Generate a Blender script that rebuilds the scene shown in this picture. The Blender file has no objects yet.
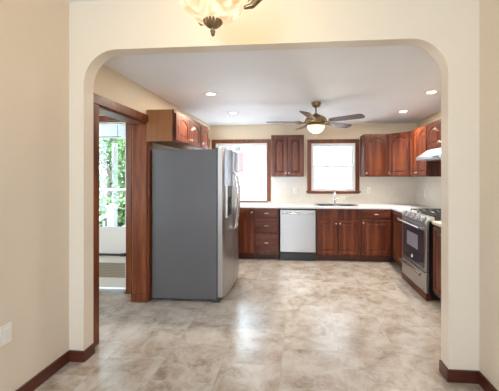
import bpy, bmesh, math, random
from mathutils import Vector, Matrix
from math import sin, cos, pi, radians
random.seed(7)
S = bpy.context.scene
C = S.collection

# ------------------------------------------------------------------ camera
FPX = 296.7
cd = bpy.data.cameras.new('camera')
cam = bpy.data.objects.new('camera', cd); C.objects.link(cam)
cam.location = (0, 0, 1.4374)
cam.rotation_euler = (pi/2, 0, 0.0816)
cd.sensor_width = 36; cd.sensor_fit = 'HORIZONTAL'
cd.lens = FPX/499*36
cd.shift_x = (249.5-274.466)/499
cd.shift_y = (176.579-195.5)/499
cd.clip_start = 0.05
S.camera = cam
# ------------------------------------------------------------------ light
W = bpy.data.worlds.new('sky'); S.world = W; W.use_nodes = True
bg = W.node_tree.nodes['Background']
bg.inputs[0].default_value = (0.74, 0.86, 1.0, 1); bg.inputs[1].default_value = 15.0
sd = bpy.data.lights.new('sun', 'SUN'); sd.energy = 3.0; sd.angle = 0.02; sd.color = (1, .95, .87)
so = bpy.data.objects.new('sun', sd); C.objects.link(so); so.rotation_euler = (radians(35), 0, radians(20))
def area(name, loc, rot, sx, sy, power=0, col=(1, 1, 1), portal=False):
    l = bpy.data.lights.new(name, 'AREA'); l.shape = 'RECTANGLE'; l.size = sx; l.size_y = sy
    l.energy = power; l.color = col
    if portal: l.cycles.is_portal = True
    o = bpy.data.objects.new(name, l); C.objects.link(o); o.location = loc; o.rotation_euler = rot
    return o
area('daylight_portal', (-1.115, 5.90, 1.53), (-pi/2, 0, 0), 1.1, 1.2, portal=True)
area('daylight_portal', (0.65, 5.90, 1.62), (-pi/2, 0, 0), .9, 1.0, portal=True)
area('daylight_portal', (-1.98, 5.17, 1.53), (0, -pi/2, 0), 1.1, .8, portal=True)
area('daylight_portal', (-2.5, 3.64, 1.3), (-pi/2, 0, 0), .8, 2.0, portal=True)
area('daylight_portal', (-0.70, -2.80, 1.55), (pi/2, 0, 0), 1.0, 1.2, portal=True)
area('daylight_portal', (-3.40, 2.15, 1.45), (0, -pi/2, 0), 1.3, .7, portal=True)
area('rear_fill_light', (-0.70, -2.56, 1.55), (pi/2, 0, 0), .95, 1.15, 30, (.86, .91, 1.0))  # added fill lamp at the unseen rear window, brightens the interior
S.view_settings.view_transform = 'Standard'; S.view_settings.look = 'None'
S.view_settings.exposure = 0.68; S.view_settings.gamma = 1; S.view_settings.use_curve_mapping = False
S.cycles.use_denoising = True
S.cycles.max_bounces = 12; S.cycles.diffuse_bounces = 6; S.cycles.glossy_bounces = 5
S.cycles.transparent_max_bounces = 16
S.cycles.sample_clamp_indirect = 6

# ------------------------------------------------------------------ materials
def nodes(name):
    m = bpy.data.materials.new(name); m.use_nodes = True
    nt = m.node_tree; b = nt.nodes['Principled BSDF']
    return m, nt, b
def N(nt, t, **k):
    n = nt.nodes.new(t)
    for a, v in k.items():
        if a in n.inputs: n.inputs[a].default_value = v
        else: setattr(n, a, v)
    return n
def ramp(nt, stops):
    r = nt.nodes.new('ShaderNodeValToRGB'); e = r.color_ramp.elements
    while len(e) < len(stops): e.new(.5)
    for i, (p, c) in enumerate(stops): e[i].position = p; e[i].color = (*c, 1)
    return r
def flat(name, col, rough=.5, metal=0, var=.06, scale=6, bump=0, bscale=200, coat=0):
    m, nt, b = nodes(name)
    tc = N(nt, 'ShaderNodeTexCoord'); no = N(nt, 'ShaderNodeTexNoise', Scale=scale, Detail=4.0)
    nt.links.new(tc.outputs['Object'], no.inputs['Vector'])
    lo = tuple(c*(1-var) for c in col); hi = tuple(min(1, c*(1+var)) for c in col)
    r = ramp(nt, [(.3, lo), (.7, hi)])
    nt.links.new(no.outputs['Fac'], r.inputs['Fac']); nt.links.new(r.outputs['Color'], b.inputs['Base Color'])
    b.inputs['Roughness'].default_value = rough; b.inputs['Metallic'].default_value = metal
    b.inputs['Coat Weight'].default_value = coat
    if bump:
        n2 = N(nt, 'ShaderNodeTexNoise', Scale=bscale, Detail=2.0); nt.links.new(tc.outputs['Object'], n2.inputs['Vector'])
        bp = N(nt, 'ShaderNodeBump', Strength=bump, Distance=.002)
        nt.links.new(n2.outputs['Fac'], bp.inputs['Height']); nt.links.new(bp.outputs['Normal'], b.inputs['Normal'])
    return m
def wood(name, dark, mid, light, grain='z', rough=.38, coat=.15):
    m, nt, b = nodes(name)
    tc = N(nt, 'ShaderNodeTexCoord'); mp = N(nt, 'ShaderNodeMapping')
    sc = {'z': (14, 14, 1.3), 'x': (1.3, 14, 14), 'y': (14, 1.3, 14)}[grain]
    mp.inputs['Scale'].default_value = sc
    nt.links.new(tc.outputs['Object'], mp.inputs['Vector'])
    n1 = N(nt, 'ShaderNodeTexNoise', Scale=1.0, Detail=6.0, Roughness=.6, Distortion=.6)
    n2 = N(nt, 'ShaderNodeTexNoise', Scale=7.0, Detail=3.0)
    nt.links.new(mp.outputs[0], n1.inputs['Vector']); nt.links.new(mp.outputs[0], n2.inputs['Vector'])
    mx = N(nt, 'ShaderNodeMath', operation='MULTIPLY_ADD'); mx.inputs[1].default_value = .25
    nt.links.new(n2.outputs['Fac'], mx.inputs[0]); nt.links.new(n1.outputs['Fac'], mx.inputs[2])
    r = ramp(nt, [(.38, dark), (.6, mid), (.85, light)])
    nt.links.new(mx.outputs[0], r.inputs['Fac']); nt.links.new(r.outputs['Color'], b.inputs['Base Color'])
    b.inputs['Roughness'].default_value = rough
    b.inputs['Specular IOR Level'].default_value = .35
    b.inputs['Coat Weight'].default_value = coat*.6; b.inputs['Coat Roughness'].default_value = .2
    return m
M = {}
M['wall'] = flat('cream_paint', (.70, .62, .515), .6, var=.015, scale=2, bump=.12, bscale=120)
M['kwall'] = flat('warm_cream_paint', (.76, .65, .49), .6, var=.015, scale=2, bump=.12, bscale=120)
M['pier'] = flat('pale_cream_paint', (.75, .69, .585), .6, var=.015, scale=2, bump=.12, bscale=120)
M['arch'] = flat('arch_paint', (.74, .67, .57), .4, var=.01, scale=2)
M['ceil'] = flat('ceiling_paint', (.86, .89, .94), .55, var=.015, scale=3)
M['white'] = flat('white_vinyl', (.80, .80, .79), .35, var=.01)
M['plate'] = flat('white_plastic', (.82, .81, .77), .35, var=.01)
dk, md, lt = (.026, .005, .0025), (.088, .018, .007), (.21, .055, .018)
M['wood'] = wood('cherry_wood_upright_grain', dk, md, lt, 'z')
M['woodx'] = wood('cherry_wood_cross_grain', dk, md, lt, 'x')
M['woody'] = wood('cherry_wood_long_grain', dk, md, lt, 'y')
M['trimz'] = wood('stained_trim_upright', (.065, .012, .004), (.15, .035, .011), (.28, .085, .026), 'z')
M['trimx'] = wood('stained_trim_cross', (.065, .012, .004), (.15, .035, .011), (.28, .085, .026), 'x')
M['trimy'] = wood('stained_trim_long', (.065, .012, .004), (.15, .035, .011), (.28, .085, .026), 'y')
M['side'] = wood('golden_veneer', (.23, .095, .034), (.27, .115, .042), (.32, .14, .055), 'z', .4, .1)
M['basey'] = wood('mahogany_baseboard_long', (.04, .010, .006), (.075, .019, .011), (.11, .03, .017), 'y', .3)
M['basex'] = wood('mahogany_baseboard_cross', (.04, .010, .006), (.075, .019, .011), (.11, .03, .017), 'x', .3)
M['toe'] = flat('dark_plinth', (.085, .022, .014), .45)
M['nickel'] = flat('satin_nickel', (.70, .66, .60), .28, 1, .03)
M['chrome'] = flat('chrome', (.85, .86, .88), .12, 1, .02)
M['brass'] = flat('antique_brass', (.30, .215, .115), .32, 1, .25, 25)
M['black'] = flat('black_enamel', (.012, .012, .013), .3)
M['iron'] = flat('cast_iron', (.02, .02, .02), .55, 0, .2, 40)
M['porch'] = flat('shaded_white_paint', (.22, .24, .27), .6)  # white paint darkened, shade under the porch roof put into the colour
M['rubber'] = flat('dark_gasket', (.03, .03, .035), .6)
M['fridge_side'] = flat('grey_textured_steel', (.12, .121, .13), .4, .3, .04, 3, .25, 400)
M['blade'] = wood('walnut_blade', (.05, .015, .008), (.10, .035, .018), (.15, .06, .03), 'x', .35, .5)
M['brick'] = None
def steel(name, col=(.47, .47, .475), axis='x', rough=.3):
    m, nt, b = nodes(name)
    tc = N(nt, 'ShaderNodeTexCoord'); mp = N(nt, 'ShaderNodeMapping')
    mp.inputs['Scale'].default_value = {'x': (2, 2, 260), 'z': (260, 260, 2)}[axis]
    nt.links.new(tc.outputs['Object'], mp.inputs['Vector'])
    n = N(nt, 'ShaderNodeTexNoise', Scale=1.0, Detail=3.0); nt.links.new(mp.outputs[0], n.inputs['Vector'])
    r = ramp(nt, [(.3, tuple(c*.97 for c in col)), (.7, tuple(min(1, c*1.03) for c in col))])
    nt.links.new(n.outputs['Fac'], r.inputs['Fac']); nt.links.new(r.outputs['Color'], b.inputs['Base Color'])
    mr = N(nt, 'ShaderNodeMapRange'); mr.inputs['To Min'].default_value = rough-.02; mr.inputs['To Max'].default_value = rough+.04
    nt.links.new(n.outputs['Fac'], mr.inputs['Value']); nt.links.new(mr.outputs[0], b.inputs['Roughness'])
    b.inputs['Metallic'].default_value = 1
    return m
M['steel'] = steel('brushed_steel')
M['steel_bright'] = steel('brushed_steel_bright', (.62, .62, .63), 'x', .32)
M['oven_glass'] = flat('smoked_oven_glass', (.045, .043, .055), .12, .3, .05)
M['oven_window'] = flat('clear_oven_window', (.30, .31, .36), .18, .3, .05)
# floor
def floor_mat():
    m, nt, b = nodes('stone_pattern_vinyl')
    L = nt.links.new
    tc = N(nt, 'ShaderNodeTexCoord'); mp = N(nt, 'ShaderNodeMapping'); L(tc.outputs['Object'], mp.inputs['Vector'])
    mp.inputs['Location'].default_value = (.13, .05, 0)
    n1 = N(nt, 'ShaderNodeTexNoise', Scale=4.0, Detail=9.0, Roughness=.7, Distortion=.4)
    n2 = N(nt, 'ShaderNodeTexNoise', Scale=6.5, Detail=8.0, Roughness=.68, Distortion=.5)
    n3 = N(nt, 'ShaderNodeTexNoise', Scale=1.1, Detail=2.0)
    br = N(nt, 'ShaderNodeTexBrick', Scale=1.0)
    br.offset = .5; br.inputs['Brick Width'].default_value = .46; br.inputs['Row Height'].default_value = .46
    br.inputs['Mortar Size'].default_value = .0035; br.inputs['Mortar Smooth'].default_value = .4
    br.inputs['Color1'].default_value = (0, 0, 0, 1); br.inputs['Color2'].default_value = (1, 1, 1, 1); br.inputs['Mortar'].default_value = (.5, .5, .5, 1)
    vm = N(nt, 'ShaderNodeMapping'); vm.inputs['Rotation'].default_value = (0, 0, pi/2); L(mp.outputs[0], vm.inputs['Vector']); L(vm.outputs[0], br.inputs['Vector'])
    # shift the pattern from tile to tile
    sc = N(nt, 'ShaderNodeVectorMath', operation='SCALE'); sc.inputs['Scale'].default_value = 7.0; L(br.outputs['Color'], sc.inputs[0])
    ad = N(nt, 'ShaderNodeVectorMath', operation='ADD'); L(mp.outputs[0], ad.inputs[0]); L(sc.outputs[0], ad.inputs[1])
    L(ad.outputs[0], n1.inputs['Vector']); L(ad.outputs[0], n2.inputs['Vector']); L(tc.outputs['Object'], n3.inputs['Vector'])
    r1 = ramp(nt, [(.32, (.235, .18, .138)), (.43, (.345, .288, .235)), (.53, (.435, .385, .335)), (.66, (.50, .46, .42))])
    L(n1.outputs['Fac'], r1.inputs['Fac'])
    r2 = ramp(nt, [(.56, (1, 1, 1)), (.66, (.52, .47, .44))]); L(n2.outputs['Fac'], r2.inputs['Fac'])
    mx = N(nt, 'ShaderNodeMixRGB', blend_type='MULTIPLY'); mx.inputs[0].default_value = .75
    L(r1.outputs['Color'], mx.inputs[1]); L(r2.outputs['Color'], mx.inputs[2])
    m3 = N(nt, 'ShaderNodeMixRGB'); m3.inputs[2].default_value = (.36, .31, .26, 1)
    mu = N(nt, 'ShaderNodeMath', operation='MULTIPLY'); mu.inputs[1].default_value = .35; L(br.outputs['Fac'], mu.inputs[0])
    L(mu.outputs[0], m3.inputs[0]); L(mx.outputs[0], m3.inputs[1])
    L(m3.outputs[0], b.inputs['Base Color'])
    mr = N(nt, 'ShaderNodeMapRange'); mr.inputs['To Min'].default_value = .17; mr.inputs['To Max'].default_value = .33
    L(n2.outputs['Fac'], mr.inputs['Value']); L(mr.outputs[0], b.inputs['Roughness'])
    bp = N(nt, 'ShaderNodeBump', Strength=.12, Distance=.002); L(n1.outputs['Fac'], bp.inputs['Height']); L(bp.outputs['Normal'], b.inputs['Normal'])
    b.inputs['Specular IOR Level'].default_value = .8
    return m
M['floor'] = floor_mat()
def brickmat(name, c1, c2, mortar, w, h, ms, axis='x', rough=.5, bump=.3):
    m, nt, b = nodes(name); L = nt.links.new
    tc = N(nt, 'ShaderNodeTexCoord'); sp = N(nt, 'ShaderNodeSeparateXYZ'); cb = N(nt, 'ShaderNodeCombineXYZ')
    L(tc.outputs['Object'], sp.inputs[0]); L(sp.outputs['X' if axis == 'x' else 'Y'], cb.inputs[0]); L(sp.outputs['Z'], cb.inputs[1])
    br = N(nt, 'ShaderNodeTexBrick', Scale=1.0); br.inputs['Brick Width'].default_value = w; br.inputs['Row Height'].default_value = h
    br.inputs['Mortar Size'].default_value = ms
    br.inputs['Color1'].default_value = (*c1, 1); br.inputs['Color2'].default_value = (*c2, 1); br.inputs['Mortar'].default_value = (*mortar, 1)
    L(cb.outputs[0], br.inputs['Vector']); L(br.outputs['Color'], b.inputs['Base Color'])
    bp = N(nt, 'ShaderNodeBump', Strength=bump, Distance=.003); bp.invert = True
    L(br.outputs['Fac'], bp.inputs['Height']); L(bp.outputs['Normal'], b.inputs['Normal'])
    b.inputs['Roughness'].default_value = rough
    return m
M['splashx'] = brickmat('cream_wall_tile', (.70, .65, .57), (.73, .68, .60), (.62, .57, .50), .15, .15, .002, 'x', .25, .2)
M['splashy'] = brickmat('cream_wall_tile_side', (.70, .65, .57), (.73, .68, .60), (.62, .57, .50), .15, .15, .002, 'y', .25, .2)
M['redbrick'] = brickmat('red_brick', (.105, .035, .028), (.13, .045, .035), (.15, .11, .10), .22, .075, .01)
M['siding'] = brickmat('light_grey_siding', (.22, .22, .23), (.22, .22, .23), (.13, .135, .14), 60, .14, .007)
M['counter'] = flat('pale_speckled_laminate', (.68, .69, .70), .28, 0, .05, 90)
M['countery'] = flat('beige_laminate', (.66, .60, .52), .3, 0, .08, 90)
M['mesh'] = brickmat('beige_screen_mesh', (.42, .38, .31), (.46, .42, .34), (.25, .22, .18), .02, .02, .004)
M['leaf'] = flat('green_leaf', (.06, .12, .03), .5, 0, .4, 1.5)
M['bark'] = flat('grey_bark', (.05, .04, .03), .8, 0, .3, 8)
M['grass'] = flat('pale_concrete', (.36, .35, .36), .8, 0, .1, 3)
M['roof'] = flat('grey_shingle', (.2, .2, .21), .8)
M['darkwin'] = flat('dark_window_pane', (.05, .045, .045), .45)
M['door_grey'] = flat('grey_threshold_metal', (.55, .56, .57), .35, .8)
def glass_mat():
    m = bpy.data.materials.new('clear_glass'); m.use_nodes = True; nt = m.node_tree; nt.nodes.clear()
    o = N(nt, 'ShaderNodeOutputMaterial'); t = N(nt, 'ShaderNodeBsdfTransparent'); t.inputs[0].default_value = (.95, .97, .96, 1)
    g = N(nt, 'ShaderNodeBsdfGlossy'); g.inputs['Roughness'].default_value = .02
    fr = N(nt, 'ShaderNodeFresnel'); fr.inputs[0].default_value = 1.45; mx = N(nt, 'ShaderNodeMixShader')
    ge = N(nt, 'ShaderNodeNewGeometry'); iv = N(nt, 'ShaderNodeMath', operation='SUBTRACT'); iv.inputs[0].default_value = 1.0
    mu = N(nt, 'ShaderNodeMath', operation='MULTIPLY'); nt.links.new(ge.outputs['Backfacing'], iv.inputs[1])
    nt.links.new(fr.outputs[0], mu.inputs[0]); nt.links.new(iv.outputs[0], mu.inputs[1]); nt.links.new(mu.outputs[0], mx.inputs[0]); nt.links.new(t.outputs[0], mx.inputs[1]); nt.links.new(g.outputs[0], mx.inputs[2])
    nt.links.new(mx.outputs[0], o.inputs[0]); return m
M['glass'] = glass_mat()
def glow(name, col, strength, veins=None, base=(.8, .7, .5)):
    m, nt, b = nodes(name)
    b.inputs['Base Color'].default_value = (*base, 1); b.inputs['Roughness'].default_value = .3
    b.inputs['Emission Color'].default_value = (*col, 1); b.inputs['Emission Strength'].default_value = strength
    if veins:
        tc = N(nt, 'ShaderNodeTexCoord'); n = N(nt, 'ShaderNodeTexNoise', Scale=9.0, Detail=5.0, Distortion=2.0)
        nt.links.new(tc.outputs['Object'], n.inputs['Vector']); r = ramp(nt, [(.36, veins), (.6, col)])
        nt.links.new(n.outputs['Fac'], r.inputs['Fac']); nt.links.new(r.outputs['Color'], b.inputs['Emission Color'])
    return m
M['bowl'] = glow('alabaster_glass', (1, .86, .62), .62, (.62, .36, .13), (.45, .36, .22))
M['fanbowl'] = glow('frosted_lamp_glass', (1, .86, .62), .8, (.80, .55, .28))
M['bulb'] = glow('recessed_lamp_lens', (1, .85, .60), 8)

# ------------------------------------------------------------------ mesh helpers
def box(bm, x0, x1, y0, y1, z0, z1, bev=0):
    r = bmesh.ops.create_cube(bm, size=1)
    vs = r['verts']
    for v in vs:
        v.co = Vector(((x0+x1)/2+v.co.x*(x1-x0), (y0+y1)/2+v.co.y*(y1-y0), (z0+z1)/2+v.co.z*(z1-z0)))
    if bev:
        es = {e for v in vs for e in v.link_edges}
        bmesh.ops.bevel(bm, geom=list(es), offset=bev, segments=2, affect='EDGES', profile=.6)
    return vs
def tube(bm, pts, r, seg=10, caps=True):
    pts = [Vector(p) for p in pts]; rings = []
    rr = r if isinstance(r, (list, tuple)) else [r]*len(pts)
    up = None
    for i, p in enumerate(pts):
        d = (pts[min(i+1, len(pts)-1)]-pts[max(i-1, 0)]).normalized()
        if up is None:
            up = Vector((0, 0, 1)) if abs(d.z) < .9 else Vector((1, 0, 0))
        a = d.cross(up).normalized(); b = a.cross(d).normalized(); up = b
        rings.append([bm.verts.new(p+(a*cos(2*pi*k/seg)+b*sin(2*pi*k/seg))*rr[i]) for k in range(seg)])
    for A, B in zip(rings, rings[1:]):
        for k in range(seg): bm.faces.new((A[k], A[(k+1) % seg], B[(k+1) % seg], B[k]))
    if caps:
        bm.faces.new(rings[0][::-1]); bm.faces.new(rings[-1])
def lathe(bm, prof, seg=32, c=(0, 0, 0), flute=0, nfl=0):
    rings = []
    for r, z in prof:
        if r < 1e-5: rings.append([bm.verts.new((c[0], c[1], c[2]+z))])
        else: rings.append([bm.verts.new((c[0]+r*(1+flute*cos(nfl*2*pi*k/seg))*cos(2*pi*k/seg), c[1]+r*(1+flute*cos(nfl*2*pi*k/seg))*sin(2*pi*k/seg), c[2]+z)) for k in range(seg)])
    for A, B in zip(rings, rings[1:]):
        for k in range(seg):
            k2 = (k+1) % seg
            if len(A) == 1 and len(B) == 1: continue
            if len(A) == 1: bm.faces.new((A[0], B[k], B[k2]))
            elif len(B) == 1: bm.faces.new((A[k], A[k2], B[0]))
            else: bm.faces.new((A[k], A[k2], B[k2], B[k]))
def prism(bm, poly, axis, a, b):
    """poly in the plane across axis ('x': (y,z), 'y': (x,z), 'z': (x,y)), extruded from a to b"""
    def P(p, t): return {'x': (t, p[0], p[1]), 'y': (p[0], t, p[1]), 'z': (p[0], p[1], t)}[axis]
    A = [bm.verts.new(P(p, a)) for p in poly]; B = [bm.verts.new(P(p, b)) for p in poly]
    bm.faces.new(A); bm.faces.new(B[::-1])
    n = len(poly)
    for i in range(n): bm.faces.new((A[i], B[i], B[(i+1) % n], A[(i+1) % n]))
def obj(name, bm, mat, parent=None, smooth=False, label=None, loc=None, bevel=0):
    bmesh.ops.recalc_face_normals(bm, faces=bm.faces)
    me = bpy.data.meshes.new(name); bm.to_mesh(me); bm.free()
    me.materials.append(M[mat] if isinstance(mat, str) else mat)
    if smooth:
        me.shade_smooth(); me.set_sharp_from_angle(angle=radians(38))
    o = bpy.data.objects.new(name, me); C.objects.link(o)
    if loc: o.location = loc
    if parent: o.parent = parent
    if label: o['label'] = label
    if bevel:
        md_ = o.modifiers.new('bevel', 'BEVEL'); md_.width = bevel; md_.segments = 2; md_.limit_method = 'ANGLE'
    return o
def thing(name, label, cat, loc=(0, 0, 0), rz=0, group=None):
    o = bpy.data.objects.new(name, None); C.objects.link(o); o.empty_display_size = .1
    o.location = loc; o.rotation_euler = (0, 0, rz); o['label'] = label; o['category'] = cat
    if group: o['group'] = group
    return o
def tag(o, label, cat, group=None, kind=None):
    o['label'] = label; o['category'] = cat
    if group: o['group'] = group
    if kind: o['kind'] = kind
    return o
def bx(name, mat, parent, *a, bev=0, label=None, smooth=False):
    bm = bmesh.new(); box(bm, *a, bev=bev); return obj(name, bm, mat, parent, label=label, smooth=smooth)
def copy_tree(o, parent=None):
    c = o.copy(); C.objects.link(c)
    if parent is not None: c.parent = parent
    for ch in [k for k in bpy.data.objects if k.parent == o]: copy_tree(ch, c)
    return c
def structure(name, bm, mat, label, cat):
    return tag(obj(name, bm, mat), label, cat, kind='structure')

# ------------------------------------------------------------------ dimensions
XL, XR, YB, CH = -1.733, 2.18, 5.703, 2.4388      # kitchen
DL, DR, DY0, YA0, YA1, DH = -1.787, 1.256, -2.65, 2.179, 2.288, 2.80   # dining room and arch wall
AL, AR, AT, RAD = -1.6665, 1.0498, 2.418, .26     # arch opening
MX, MY, MZ = -3.25, 3.50, 2.24                    # mudroom
DO0, DO1, DOZ = 2.425, 3.28, 2.055                 # side doorway

# ------------------------------------------------------------------ structure
bm = bmesh.new(); box(bm, -3.4, 2.4, -2.8, 5.85, -.12, 0)
structure('floor', bm, 'floor', 'beige and grey stone-patterned vinyl floor running from dining room to kitchen', 'floor')
bm = bmesh.new(); box(bm, XL-.22, XR+.15, YA1, YB+.15, CH, CH+.1)
structure('ceiling', bm, 'ceil', 'smooth white kitchen ceiling with recessed lamps and fan', 'ceiling')
bm = bmesh.new(); box(bm, DL-.15, DR+.15, DY0-.15, YA0, DH, DH+.1)
structure('ceiling', bm, 'ceil', 'white dining room ceiling above the pendant lamp', 'ceiling')

# arch wall
def arch_path(n=14):
    p = [(AR, 0)]
    for k in range(n+1):
        a = k/n*pi/2; p.append((AR-RAD+RAD*cos(a), AT-RAD+RAD*sin(a)))
    for k in range(n+1):
        a = pi/2+k/n*pi/2; p.append((AL+RAD+RAD*cos(a), AT-RAD+RAD*sin(a)))
    p.append((AL, 0)); return p
bm = bmesh.new()
poly = [(XL-.3, 0), (XL-.3, DH), (XR+.15, DH), (XR+.15, 0)] + arch_path()
prism(bm, poly, 'y', YA0, YA1)
o = structure('wall_arch', bm, 'arch', 'cream wall with a wide round-cornered arch opening to the kitchen', 'wall')
# cream face paint on everything except the reveal
me = o.data; me.materials.append(M['pier']); me.shade_smooth(); me.set_sharp_from_angle(angle=radians(30))
for f in me.polygons:
    if abs(f.normal.y) > .9: f.material_index = 1

bm = bmesh.new(); box(bm, DL-.15, DL, DY0-.15, YA0, 0, DH)
structure('wall_left', bm, 'wall', 'beige dining room wall on the left with a white switch plate', 'wall')
bm = bmesh.new(); box(bm, DR, DR+.15, DY0-.15, YA0, 0, DH)
structure('wall_right', bm, 'wall', 'plain cream dining room wall on the right', 'wall')
# unseen rear dining wall, window opening added to let daylight in
RW = (-1.20, -.20, .95, 2.15)
bm = bmesh.new()
box(bm, DL, RW[0], DY0-.15, DY0, 0, DH); box(bm, RW[1], DR, DY0-.15, DY0, 0, DH)
box(bm, RW[0], RW[1], DY0-.15, DY0, 0, RW[2]); box(bm, RW[0], RW[1], DY0-.15, DY0, RW[3], DH)
structure('wall_rear', bm, 'wall', 'cream dining room wall behind the camera around its added window', 'wall')
bm = bmesh.new()
for a in ((RW[0], RW[0]+.05), (-.72, -.68), (RW[1]-.05, RW[1])): box(bm, a[0], a[1], DY0-.12, DY0-.04, RW[2], RW[3])
for a in ((RW[2], RW[2]+.05), (RW[3]-.05, RW[3])): box(bm, RW[0], RW[1], DY0-.12, DY0-.04, a[0], a[1])
w4 = structure('added_window_4', bm, 'white', 'added white dining room window, unseen behind the camera', 'window')  # unseen window, added as a daylight source
bx('pane', 'glass', w4, RW[0]+.04, RW[1]-.04, DY0-.085, DY0-.078, RW[2]+.04, RW[3]-.04)  # pane of the added rear window

# kitchen left wall (doorway and side window)
W3 = (4.82, 5.52, .99, 2.075)
bm = bmesh.new(); t = XL-.17
box(bm, t, XL, YA1, DO0, 0, CH); box(bm, t, XL, DO0, DO1, DOZ, CH); box(bm, t, XL, DO1, W3[0], 0, CH)
box(bm, t, XL, W3[0], W3[1], 0, W3[2]); box(bm, t, XL, W3[0], W3[1], W3[3], CH); box(bm, t, XL, W3[1], YB+.15, 0, CH)
structure('wall_kitchen_left', bm, 'kwall', 'warm cream kitchen wall on the left above the side doorway', 'wall')
bm = bmesh.new(); box(bm, XR, XR+.15, YA1, YB+.15, 0, CH)
structure('wall_kitchen_right', bm, 'kwall', 'warm cream kitchen wall on the right behind the stove', 'wall')
# back wall
W1 = (-1.62, -.613, .965, 2.085); W2 = (.239, 1.062, 1.165, 2.071)
bm = bmesh.new(); y0, y1 = YB, YB+.15
box(bm, XL, W1[0], y0, y1, 0, CH); box(bm, W1[1], W2[0], y0, y1, 0, CH); box(bm, W2[1], XR, y0, y1, 0, CH)
for w in (W1, W2): box(bm, w[0], w[1], y0, y1, 0, w[2]); box(bm, w[0], w[1], y0, y1, w[3], CH)
structure('wall_back', bm, 'kwall', 'warm cream kitchen back wall with the two windows', 'wall')
# backsplash
bm = bmesh.new()
box(bm, W1[1]+.073, W2[0]-.078, YB-.006, YB, .931, 1.437); box(bm, W2[0]-.078, W2[1]+.078, YB-.006, YB, .931, 1.118)
box(bm, W2[1]+.078, XR, YB-.006, YB, .931, 1.437)
structure('trim_1', bm, 'splashx', 'cream tile backsplash on the back wall above the worktop', 'backsplash')
bm = bmesh.new(); box(bm, XR-.006, XR, 2.94, YB-.006, .931, 1.437); box(bm, XR-.006, XR, 3.6, 4.4, 1.437, 1.66)
structure('trim_2', bm, 'splashy', 'cream tile backsplash on the right wall behind the stove', 'backsplash')

# mudroom beyond the side doorway
bm = bmesh.new(); tx = XL-.17
EX0, EX1, EZ = -2.98, -2.045, 2.19
box(bm, EX1, tx, MY, MY+.12, 0, MZ+.2); box(bm, MX, EX0, MY, MY+.12, 0, MZ+.2); box(bm, EX0, EX1, MY, MY+.12, EZ, MZ+.2)
box(bm, MX-.12, MX, 1.4, 1.8, 0, MZ+.2); box(bm, MX-.12, MX, 2.5, MY+.12, 0, MZ+.2); box(bm, MX-.12, MX, 1.8, 2.5, 0, .8); box(bm, MX-.12, MX, 1.8, 2.5, 2.1, MZ+.2); box(bm, MX, tx, 1.4, 1.5, 0, MZ+.2)
structure('wall_mudroom', bm, 'kwall', 'cream entry walls around the glazed storm door', 'wall')
bm = bmesh.new(); box(bm, MX, tx, 1.5, MY, MZ, MZ+.08)
structure('ceiling', bm, 'ceil', 'pale entry ceiling seen through the side doorway', 'ceiling')

bm = bmesh.new()
for a in ((1.8, 1.85), (2.13, 2.17), (2.45, 2.5)): box(bm, MX-.09, MX-.03, a[0], a[1], .8, 2.1)
for a in ((.8, .85), (2.05, 2.1)): box(bm, MX-.09, MX-.03, 1.8, 2.5, a[0], a[1])
w5 = structure('added_window_5', bm, 'white', 'added white window in the side entry, unseen', 'window')  # unseen window added to brighten the side entry
bx('pane', 'glass', w5, MX-.064, MX-.06, 1.84, 2.46, .84, 2.06)  # pane of the added side entry window
# side doorway casing and jamb
bm = bmesh.new(); ca = .082
x0, x1 = XL, XL+.02
box(bm, x0, x1, DO0-ca+.0, DO0, 0, DOZ+ca, .003); box(bm, x0, x1+.004, DO0-ca, DO1+ca, DOZ, DOZ+ca, .003)
box(bm, x0, x1, DO1, DO1+ca, 0, DOZ, .003)
d1 = structure('door_1', bm, 'trimz', 'cherry-stained casing of the side doorway left of the refrigerator', 'doorway')
bx('jamb', 'trimz', d1, XL-.17, XL, DO1-.02, DO1, 0, DOZ); bx('jamb', 'trimz', d1, XL-.17, XL, DO0, DO0+.02, 0, DOZ)
bx('jamb', 'trimy', d1, XL-.17, XL, DO0+.02, DO1-.02, DOZ-.02, DOZ)
bx('plinth_block', 'trimz', d1, XL-.178, XL+.004, DO1-.032, DO1-.02, 0, .10, bev=.003)
# exterior storm door with brown frame
bm = bmesh.new(); ya = MY-.02
box(bm, EX1-.07, EX1, ya, MY+.12, 0, EZ, .003); box(bm, EX0, EX0+.07, ya, MY+.12, 0, EZ, .003); box(bm, EX0+.07, EX1-.07, ya, MY+.12, EZ-.065, EZ, .003)
d2 = structure('door_2', bm, 'trimz', 'brown frame of the glazed storm door to the porch', 'door')
sx0, sx1 = EX0+.075, EX1-.075; ys0, ys1 = MY+.03, MY+.07
bm = bmesh.new(); zt = EZ-.07
box(bm, sx0, sx0+.07, ys0, ys1, .05, zt, .004); box(bm, sx1-.035, sx1, ys0, ys1, .05, zt, .004)
for z0, z1 in ((zt-.03, zt), (.62, .80), (.36, .62), (.05, .17)): box(bm, sx0+.07, sx1-.035, ys0+.002, ys1-.002, z0, z1)
leaf = obj('storm_door', bm, 'white', d2, label='white storm door leaf with glass above and a screened kick opening')
bx('pane', 'glass', leaf, sx0+.07, sx1-.035, ys0+.018, ys0+.022, .80, zt-.03)
bx('muntin', 'door_grey', leaf, sx0+.07, sx1-.035, ys0+.008, ys0+.03, 1.265, 1.29)
bx('muntin', 'door_grey', leaf, sx0+.07, sx1-.035, ys0+.008, ys0+.03, .79, .808)
bx('screen', 'mesh', leaf, sx0+.07, sx1-.035, ys0+.012, ys0+.02, .17, .36)
bm = bmesh.new(); tube(bm, [(sx0+.1, ys0-.03, .47), (sx1-.06, ys0-.03, .47)], .014); tube(bm, [(sx1-.07, ys0-.03, .47), (sx1-.02, ys0-.03, .47)], .019)
box(bm, sx1-.04, sx1-.02, ys0-.03, ys0, .455, .485); box(bm, sx0+.1, sx0+.12, ys0-.03, ys0, .455, .485)
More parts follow.
